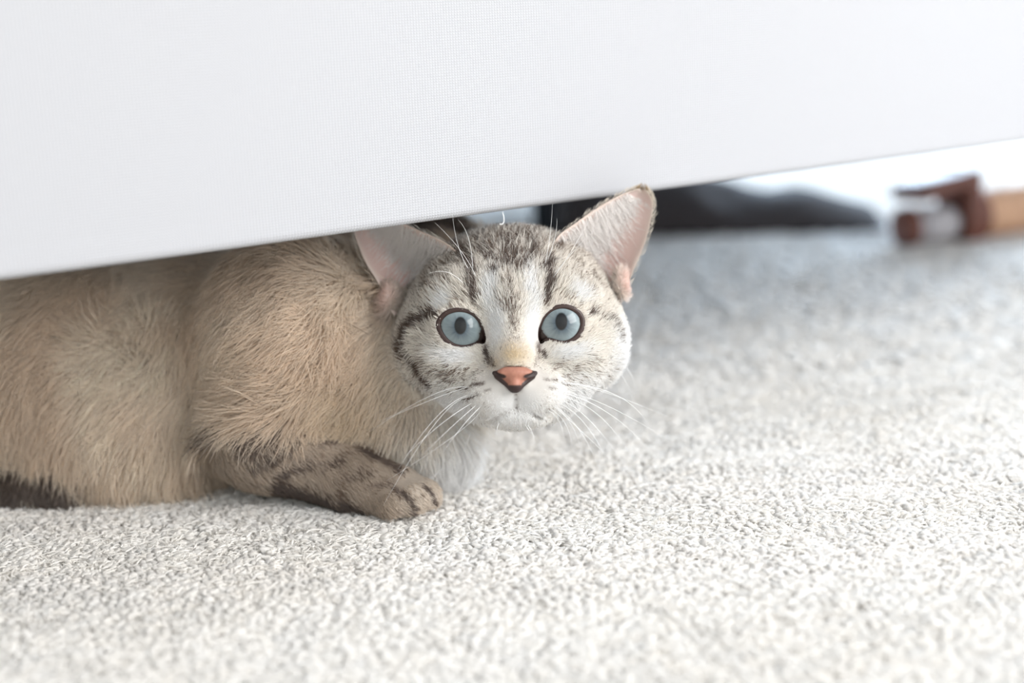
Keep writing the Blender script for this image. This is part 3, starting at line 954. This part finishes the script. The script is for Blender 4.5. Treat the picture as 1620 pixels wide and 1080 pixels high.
# ---- eyes
def eye_material():
    m, nt, b = new_mat('blue_iris')
    tc = nt.nodes.new('ShaderNodeTexCoord')
    sep = nt.nodes.new('ShaderNodeSeparateXYZ'); nt.links.new(tc.outputs['Object'], sep.inputs[0])
    def math_(op, a, b_=None, c=None):
        n = nt.nodes.new('ShaderNodeMath'); n.operation = op
        for i, v in enumerate((a, b_, c)):
            if v is None: continue
            if isinstance(v, (int, float)): n.inputs[i].default_value = v
            else: nt.links.new(v, n.inputs[i])
        return n.outputs[0]
    X, Y = sep.outputs['X'], sep.outputs['Y']
    r = math_('SQRT', math_('ADD', math_('MULTIPLY', X, X), math_('MULTIPLY', Y, Y)))     # metres from the optical axis
    rn = math_('DIVIDE', r, 0.0082)
    ang = math_('ARCTAN2', Y, X)
    nz = nt.nodes.new('ShaderNodeTexNoise'); nz.inputs['Scale'].default_value = 1.0; nz.inputs['Detail'].default_value = 3
    cmb = nt.nodes.new('ShaderNodeCombineXYZ')
    nt.links.new(math_('MULTIPLY', math_('COSINE', ang), 5.0), cmb.inputs[0]); nt.links.new(math_('MULTIPLY', math_('SINE', ang), 5.0), cmb.inputs[1]); nt.links.new(math_('MULTIPLY', rn, 1.6), cmb.inputs[2])
    nt.links.new(cmb.outputs[0], nz.inputs['Vector'])
    rr = math_('ADD', rn, math_('MULTIPLY', math_('SUBTRACT', nz.outputs['Fac'], 0.5), 0.30))
    ramp = nt.nodes.new('ShaderNodeValToRGB')
    cr = ramp.color_ramp
    stops = [(0.30, (70, 84, 94)), (0.48, (102, 114, 120)), (0.70, (130, 143, 147)), (0.86, (146, 160, 164)), (0.95, (136, 146, 148)), (1.0, (66, 54, 50))]
    while len(cr.elements) < len(stops): cr.elements.new(0.5)
    for e, (p_, c) in zip(cr.elements, stops):
        e.position = p_; e.color = (*srgb(*c), 1)
    nt.links.new(rr, ramp.inputs['Fac'])
    # upright oval pupil
    px_ = math_('DIVIDE', X, 0.0024); py_ = math_('DIVIDE', math_('SUBTRACT', Y, 0.0008), 0.0035)
    pr_ = math_('ADD', math_('MULTIPLY', px_, px_), math_('MULTIPLY', py_, py_))
    pm = nt.nodes.new('ShaderNodeMapRange'); pm.inputs['From Min'].default_value = 0.8; pm.inputs['From Max'].default_value = 1.2
    nt.links.new(pr_, pm.inputs['Value'])
    mx = nt.nodes.new('ShaderNodeMix'); mx.data_type = 'RGBA'
    mx.inputs[6].default_value = (*srgb(6, 7, 10), 1)
    nt.links.new(pm.outputs[0], mx.inputs[0]); nt.links.new(ramp.outputs['Color'], mx.inputs[7])
    nt.links.new(mx.outputs[2], b.inputs['Base Color'])
    b.inputs['Roughness'].default_value = 0.35
    b.inputs['Coat Weight'].default_value = 0.7
    b.inputs['Coat Roughness'].default_value = 0.02
    b.inputs['Specular IOR Level'].default_value = 0.2
    return m
M_eye = eye_material()
M_rim = plain('eyelid_skin', srgb(58, 40, 36), 0.4, 0.1, 300)
def eyeball(c, out):
    n, m = 28, 48
    V = []
    for i in range(n + 1):
        a = math.pi * i / n
        for j in range(m):
            b = 2 * math.pi * j / m
            bulge = 1.0 + 0.05 * math.exp(-(a / 0.62) ** 4)          # cornea
            V.append((EYE_R * math.sin(a) * math.cos(b) * bulge, EYE_R * math.sin(a) * math.sin(b) * bulge, EYE_R * math.cos(a) * bulge))
    V = np.array(V) / 1000
    I = np.arange((n + 1) * m).reshape(n + 1, m); I = np.concatenate([I, I[:, :1]], 1)
    o = mesh_np('eye', V, grid_quads(I, True), M_eye)
    wloc = h2w(c)
    o.parent = kitten
    o.matrix_parent_inverse = Matrix.Translation(-Vector(kitten.location))
    o.matrix_basis = Matrix([[HB[k][i] for k in range(3)] + [wloc[i]] for i in range(3)] + [[0, 0, 0, 1]])
    # eyelid rim, a soft dark tube lying round the opening
    lp = smooth_loop(out, 72)
    pts = []
    for x, y in lp:
        q = hp(x, y, -3.0)
        for _ in range(3):
            dx, dy = q[0] - c[0], q[1] - c[1]
            rho = min(math.hypot(dx, dy), EYE_R * 1.02)
            wv = c[2] + math.sqrt(max((EYE_R * 1.05) ** 2 - rho ** 2, 1.0)) + 0.15
            wv = max(wv, c[2] + 3.6)
            q = hp(x, y, wv)
        pts.append(q)
    pts = np.array(pts)
    for _ in range(3):
        pts = (np.roll(pts, 1, 0) + 2 * pts + np.roll(pts, -1, 0)) / 4
    tan = np.roll(pts, -1, 0) - np.roll(pts, 1, 0); tan /= np.linalg.norm(tan, axis=1)[:, None]
    fw = np.array([0, 0, 1.0]); side = np.cross(tan, fw); side /= np.linalg.norm(side, axis=1)[:, None]
    up2 = np.cross(side, tan)
    cen = pts.mean(0)
    dcorner = np.minimum(1, np.linalg.norm(pts - cen, axis=1) / 9.6)
    ns = 10; V = []
    for i in range(len(pts)):
        for k in range(ns):
            a = 2 * math.pi * k / ns
            V.append(pts[i] + 1.05 * math.cos(a) * side[i] + 0.65 * math.sin(a) * up2[i])
    I = np.arange(len(pts) * ns).reshape(len(pts), ns); I = np.concatenate([I, I[:1]], 0); I = np.concatenate([I, I[:, :1]], 1)
    r = mesh_np('eyelid_rim', h2w(np.array(V)), grid_quads(I), M_rim)
    r.parent = o
    r.matrix_parent_inverse = (Matrix.Translation(-Vector((0, 0, 0))) @ o.matrix_basis).inverted()
    return o
for c, out in zip(EC, (OUT_L, OUT_R)): eyeball(c, out)

# ---- nose
nv, nq = surface_nets(sd_nose, (-10, -7.5, -7), (10, 6.5, 5.5), 0.28, 4, 2.5)
dn = nose_nostril(nv)
ax_ = np.abs(nv[:, 0])
edge = np.maximum.reduce([sstep(0.5, 0.1, dn), sstep(-2.3, -2.9, nv[:, 1]), sstep(4.1, 4.6, nv[:, 1]), sstep(6.3, 7.0, ax_), sstep(2.3, 2.8, ax_) * sstep(0.2, -0.5, nv[:, 1] - (-1.5 + (ax_ - 3.1) * 0.9))])
ncol = mixc(np.broadcast_to(srgb(178, 124, 104), (len(nv), 3)), srgb(166, 112, 94), vnoise(nv * 1.4))
ncol = mixc(ncol, srgb(48, 30, 28), edge)
keep(mesh_np('nose', h2w(nv + NO), nq, M_nose, colors=ncol), kitten)

# ---- fur
def fur_object(name, roots, dirs, normals, length, lift, rootc, tipc, rad, curl=0.25, npt=5, droop=0.0):
    n = len(roots)
    t = np.linspace(0, 1, npt)
    d0 = dirs * np.cos(lift)[:, None] + normals * np.sin(lift)[:, None]
    pos = np.zeros((n, npt, 3))
    side = np.cross(normals, dirs)
    cu = rng.normal(0, curl, n)
    lay = np.clip(lift * 0.8, 0, 1.2)
    d1 = dirs * np.cos(lay * 0.35)[:, None] + normals * np.sin(lay * 0.35)[:, None]
    cur = roots - normals * 0.0004
    pos[:, 0] = cur
    for i in range(1, npt):
        f = (i - 0.5) / (npt - 1)
        dd = d0 * (1 - f) + d1 * f + side * (cu * (f - 0.2))[:, None]
        dd[:, 2] -= droop * f
        dd /= np.linalg.norm(dd, axis=1)[:, None]
        cur = cur + dd * (length / (npt - 1))[:, None]
        pos[:, i] = cur
    pos[..., 2] = np.maximum(pos[..., 2], 0.003)
    hc = bpy.data.hair_curves.new(name)
    hc.add_curves([npt] * n)
    hc.attributes['position'].data.foreach_set('vector', pos.astype(np.float32).ravel())
    ra = hc.attributes.get('radius') or hc.attributes.new('radius', 'FLOAT', 'POINT')
    prof = np.array([1.0, 0.95, 0.8, 0.55, 0.12]) if npt == 5 else np.linspace(1, 0.12, npt)
    ra.data.foreach_set('value', (rad[:, None] * prof[None]).astype(np.float32).ravel())
    ca = hc.attributes.new('col', 'FLOAT_COLOR', 'POINT')
    c = np.ones((n, npt, 4), np.float32)
    tt = t[None, :, None]
    c[..., :3] = rootc[:, None] * (1 - tt) + tipc[:, None] * tt
    ca.data.foreach_set('color', c.ravel())
    hc.materials.append(M_hair)
    o = bpy.data.objects.new(name, hc)
    COL.objects.link(o)
    o['kind'] = 'stuff'
    keep2(o)
    return o
def keep2(o):
    o.parent = body
    o.matrix_parent_inverse = Matrix.Translation(-Vector(kitten.location)) if False else body_inv
bpy.context.view_layer.update()
body_inv = body.matrix_world.inverted()

# sample the body (without ears)
tri = np.concatenate([bq[:, [0, 1, 2]], bq[:, [0, 2, 3]]])
A_, B_, C_ = bv[tri[:, 0]], bv[tri[:, 1]], bv[tri[:, 2]]
ar = np.linalg.norm(np.cross(B_ - A_, C_ - A_), axis=1) / 2
cen = (A_ + B_ + C_) / 3
dh_, db_ = chunked(sd_head, cen), chunked(sd_body, cen)
is_head = dh_ < db_ + 0.002
vis = ((CAM - cen) * np.cross(B_ - A_, C_ - A_)).sum(1) > 0
side_ok = np.where(vis, 1.0, 0.35) * (cen[:, 2] > 0.006)

def sample(weight, n):
    pr = ar * weight; pr = pr / pr.sum()
    f = rng.choice(len(tri), n, p=pr)
    a, b = rng.random(n), rng.random(n)
    sw = a + b > 1; a[sw] = 1 - a[sw]; b[sw] = 1 - b[sw]
    return A_[f] + (B_[f] - A_[f]) * a[:, None] + (C_[f] - A_[f]) * b[:, None]
def grad(p, e=0.0008):
    g = np.stack([chunked(sd_cat, p + e * np.eye(3)[k]) - chunked(sd_cat, p - e * np.eye(3)[k]) for k in range(3)], 1)
    return g / (np.linalg.norm(g, axis=1)[:, None] + 1e-12)
def tang(v, n):
    t = v - (v * n).sum(1)[:, None] * n
    return t / (np.linalg.norm(t, axis=1)[:, None] + 1e-9)
def clump(p, dirs, k):
    """small groups of hairs lean together"""
    a = 2 * math.pi * 2 * vnoise(p * k); b = vnoise(p * k * 1.7 + 11)
    return a, b

EARP = [hp(985, 452, -31), hp(612, 470, -33)]
# head fur
hr = sample(np.where(is_head, 1.0, 0.0) * side_ok, 150000)
q = w2h(hr)
px, py = h2px(q); p2 = np.stack([px, py], -1)
eL_, eR_ = polyd(p2, OUT_L), polyd(p2, OUT_R)
front = q[:, 2] > -20
bad = front & ((eL_ < 2.0) | (eR_ < 2.0))
nn = q - NO
bad |= (nn[:, 2] > -6) & (chunked(sd_nose, nn) < 0.3)
hr, q, px, py, eL_, eR_ = [a[~bad] for a in (hr, q, px, py, eL_, eR_)]
nrm = grad(hr)
nose_w = h2w(np.array([1.2, -17, 12])); 
rad_dir = tang(hr - nose_w, nrm)
backw = tang(np.broadcast_to(FWD, hr.shape), nrm)
upw = tang(np.broadcast_to(UP, hr.shape), nrm)
muz = sstep(-12, -22, q[:, 1]) * sstep(-12, 2, q[:, 2])
wb = sstep(-5, -50, q[:, 2])
dirs = rad_dir * (1 - 0.6 * wb)[:, None] + backw * (0.75 * wb)[:, None] - upw * (0.35 * sstep(-5, -25, q[:, 1]) * (1 - muz) + 0.5 * muz * sstep(-24, -34, q[:, 1]))[:, None]
jit = rng.normal(0, 1, hr.shape) * 0.2 + (np.stack([vnoise(hr * 260), vnoise(hr * 260 + 7), vnoise(hr * 260 + 13)], 1) - 0.5) * 0.9
dirs = tang(dirs / (np.linalg.norm(dirs, axis=1)[:, None] + 1e-9) + jit, nrm)
dist_nose = np.linalg.norm(q - np.array([1, -14, 13]), axis=1)
eye_d = np.minimum(np.where(q[:, 2] > -25, eL_, 99), np.where(q[:, 2] > -25, eR_, 99))
ln = 1.5 + 5.6 * sstep(8, 40, dist_nose) + 3.4 * sstep(30, 60, dist_nose) * sstep(15, -20, q[:, 1])
ln *= 0.35 + 0.65 * sstep(2, 22, eye_d)
ln *= 1 - 0.5 * muz
ln *= 1 + 0.55 * sstep(18, 36, q[:, 1])
ln *= 1 - 0.78 * np.maximum(blot(px, py, 988, 446, 16, 28), blot(px, py, 612, 468, 16, 28))
ln *= 0.75 + 0.5 * rng.random(len(ln))
cb, cd, ck, tt_ = coat(hr)
cln = vnoise(hr * 420)
isd = (rng.random(len(hr)) * 0.55 + cln * 0.45) < (ck * 0.86 + 0.0)
var = 0.84 + 0.28 * rng.random((len(hr), 1)) ** 0.8
lightc = np.minimum(cb * var, 0.97)
tipc = np.where(isd[:, None], cd * var, lightc)
rootc = np.where(isd[:, None], mixc(cd, cb, np.full(len(hr), 0.25)), lightc * 0.96)
lift = np.radians(22 + 18 * rng.random(len(hr))) + 0.25 * sstep(20, 45, q[:, 1])
fur_object('face_fur', hr, dirs, nrm, ln / 1000, lift, rootc, tipc, np.full(len(hr), 0.00013) * (0.6 + 0.8 * rng.random(len(hr))), 0.3)

# body fur
br = sample(np.where(~is_head, 1.0, 0.0) * side_ok, 170000)
nrm = grad(br)
d = (br - CAM) @ FWD
px = 810 + ((br - CAM) @ RT) / d * F_PX; py = 540 - ((br - CAM) @ UP) / d * F_PX
flow = np.tile(np.array([-0.75, 0.1, -0.55]), (len(br), 1))
low = sstep(0.065, 0.03, br[:, 2])
flow = flow * (1 - low)[:, None] + np.array([-0.25, -0.1, -1.0]) * low[:, None]
dl = np.minimum(sd_cap(br, P(412, 700, 0.616), P(560, 758, 0.606), 0.0185, 0.0135), sd_cap(br, P(560, 760, 0.605), P(650, 788, 0.594), 0.013, 0.012))
leg = sstep(0.010, 0.002, dl) * (py + 0.12 * (px - 420) > 665)
ldir = P(640, 785, 0.594) - P(412, 700, 0.616); ldir /= np.linalg.norm(ldir)
flow = flow * (1 - leg)[:, None] + (ldir * 0.8 + np.array([0, 0, -0.35])) * leg[:, None]
chest = sstep(540, 620, px) * sstep(520, 600, py) * (1 - leg)
flow = flow * (1 - chest)[:, None] + np.array([-0.15, 0.0, -1.0]) * chest[:, None]
sw = (np.stack([vnoise(br * 38), vnoise(br * 38 + 7), vnoise(br * 38 + 13)], 1) - 0.5) * 1.5 + (np.stack([vnoise(br * 170), vnoise(br * 170 + 7), vnoise(br * 170 + 13)], 1) - 0.5) * 1.1
dirs = tang(flow + sw * (1 - 0.6 * leg)[:, None] + rng.normal(0, 0.13, br.shape), nrm)
hfd = sd_cap(br, P(-60, 772, 0.640), P(108, 778, 0.630), 0.0135, 0.0115)
foot = sstep(0.008, 0.001, hfd)
ln = (14 + 6 * low + 4 * vnoise(br * 60)) * (1 - leg) * (1 - 0.7 * foot) + 5.0 * leg * (1 - 0.35 * sstep(560, 620, px))
ln *= 0.7 + 0.55 * rng.random(len(br))
cb, cd, ck, tt_ = coat(br)
isd = (rng.random(len(br)) * 0.5 + vnoise(br * 200) * 0.5) < ck * 0.9
var = 0.78 + 0.3 * rng.random((len(br), 1))
lightc = np.minimum(cb * var, 0.97)
tipc = np.where(isd[:, None], cd * var, np.minimum(lightc * 1.04, 0.97))
rootc = np.where(isd[:, None], mixc(cd, cb, np.full(len(br), 0.3)), lightc * 0.92)
lift = np.radians(22 + 14 * rng.random(len(br))) * (1 - 0.35 * leg)
fur_object('body_fur', br, dirs, nrm, ln / 1000, lift, rootc, tipc, np.full(len(br), 0.00017) * (0.6 + 0.8 * rng.random(len(br))), 0.4, droop=0.25)

# ear fur: long pale hairs across the opening, short ones on the back and rim
def ear_fur(S, N, n_in, n_out, sgn):
    n, m = S.shape[:2]
    def at(tt, uu):
        i = np.clip(tt * (n - 1), 0, n - 1.001); j = np.clip(uu * (m - 1), 0, m - 1.001)
        i0, j0 = i.astype(int), j.astype(int); fi, fj = (i - i0)[:, None], (j - j0)[:, None]
        g = lambda Z: Z[i0, j0] * (1 - fi) * (1 - fj) + Z[i0 + 1, j0] * fi * (1 - fj) + Z[i0, j0 + 1] * (1 - fi) * fj + Z[i0 + 1, j0 + 1] * fi * fj
        nr = g(N); nr /= np.linalg.norm(nr, axis=1)[:, None]
        du = S[i0, j0 + 1] - S[i0, j0]; dt = S[i0 + 1, j0] - S[i0, j0]
        return g(S), nr, du / (np.linalg.norm(du, axis=1)[:, None] + 1e-9), dt / (np.linalg.norm(dt, axis=1)[:, None] + 1e-9)
    tt = rng.random(n_in) ** 1.1 * 0.86 + 0.02; uu = np.abs(rng.normal(0, 0.26, n_in)).clip(0.0, 0.7)
    p, nr, du, dt = at(tt, uu)
    dr = du * 1.0 - dt * (0.10 + 0.25 * rng.random(n_in))[:, None] + rng.normal(0, 0.10, p.shape) + ((vnoise(p * 0.25) - 0.5) * 0.5)[:, None] * dt
    W = lambda v: (v @ HB)
    L = (7 + 17 * (1 - tt)) * (0.35 + 0.9 * rng.random(n_in) ** 1.5) * (1 - 0.5 * uu)
    col = np.tile(srgb(254, 251, 249), (n_in, 1)) * (0.92 + 0.08 * rng.random((n_in, 1)))
    dirs = tang(W(dr), W(nr))
    fur_object('ear_fur', h2w(p), dirs, W(nr), L / 1000, np.radians(12 + 26 * rng.random(n_in)), col, col, np.full(n_in, 0.00010), 0.3)
    # back and rim
    tt = rng.random(n_out) * 0.98; uu = rng.random(n_out)
    rimsel = rng.random(n_out) < 0.35
    uu = np.where(rimsel, np.where(rng.random(n_out) < 0.5, 0.01, 0.985), uu)
    p, nr, du, dt = at(tt, uu)
    p = p - nr * np.where(rimsel, 0.4, 1.7)[:, None]
    dr = dt * 1.0 + du * 0.15 + rng.normal(0, 0.15, p.shape)
    nb = -nr
    col = np.where(rimsel[:, None], srgb(236, 226, 214), srgb(238, 228, 214)) * (0.85 + 0.15 * rng.random((n_out, 1)))
    col = np.where(((~rimsel) & (tt > 0.96))[:, None], srgb(176, 154, 126), col)
    fur_object('ear_fur', h2w(p), tang(W(dr), W(nb)), W(nb), (np.where(rimsel, 1.3, 3.0) * (0.6 + 0.6 * rng.random(n_out))) / 1000, np.radians(16 + 12 * rng.random(n_out)), col, col, np.full(n_out, 0.00007), 0.2)
ear_fur(EAR_R, enR, 3200, 4500, 1)
ear_fur(EAR_L, enL, 3200, 4500, -1)

# ---- whiskers, each a tapered strand
M_whisk = plain('white_whisker', srgb(250, 250, 250), 0.35)
def whisker(pts, r=0.00013, bow=0.0):
    """pts: (px, py, w) start, middle, end"""
    a, b, c = [h2w(hp(*p_)) for p_ in pts]
    t = np.linspace(0, 1, 16)[:, None]
    ctrl = 2 * b - 0.5 * (a + c)
    line = (1 - t) ** 2 * a + 2 * t * (1 - t) * ctrl + t * t * c
    keep(tube_obj('whisker', line, r * (1.0 - 0.85 * t[:, 0]), M_whisk, None, 6), kitten)
WH = [  # left of the muzzle
    [(752,616,8),(690,622,2),(583,684,-6)], [(756,612,8),(712,621,6),(598,668,8)], [(756,624,8),(700,650,10),(630,742,14)],
    [(744,628,8),(690,668,6),(606,800,12)], [(758,632,8),(705,665,12),(640,722,20)], [(764,632,8),(720,670,14),(668,720,22)],
    [(770,634,8),(735,670,16),(700,716,24)], [(762,640,6),(730,680,2),(612,760,2)],
    # right of the muzzle
    [(884,604,8),(950,618,4),(1064,662,-4)], [(888,606,8),(975,625,-2),(1026,672,-14)], [(880,618,8),(950,637,8),(1048,690,4)],
    [(884,620,8),(965,655,-2),(1040,726,-12)], [(878,626,8),(945,655,8),(1004,730,8)], [(882,632,6),(930,662,4),(992,740,0)],
    [(876,634,8),(925,670,12),(966,742,16)], [(872,638,8),(915,678,12),(948,742,14)], [(868,640,8),(900,665,14),(922,722,18)],
    [(862,642,8),(893,668,12),(906,712,14)], [(872,640,6),(905,668,0),(962,722,-6)], [(858,645,8),(882,662,12),(892,694,14)],
    # brow and cheek
    [(757,452,-6),(735,405,2),(688,352,6)], [(752,440,-8),(728,398,-2),(716,340,0)], [(748,436,-8),(742,380,0),(724,347,2)],
    [(868,448,-6),(905,395,2),(948,318,4)], [(872,440,-6),(905,400,2),(938,366,6)], [(862,420,-8),(870,372,-2),(874,322,0)], [(866,412,-8),(878,375,-2),(881,345,0)],
    [(742,462,-6),(712,432,4),(675,434,8)], [(975,575,-34),(996,588,-38),(1012,640,-40)], [(972,583,-34),(988,600,-38),(1002,634,-40)],
    # chin
    [(832,668,6),(838,682,6),(862,704,6)], [(834,672,6),(842,684,6),(845,702,8)], [(790,668,6),(786,680,8),(785,692,8)]]
for wv_ in WH: whisker(wv_)
#END
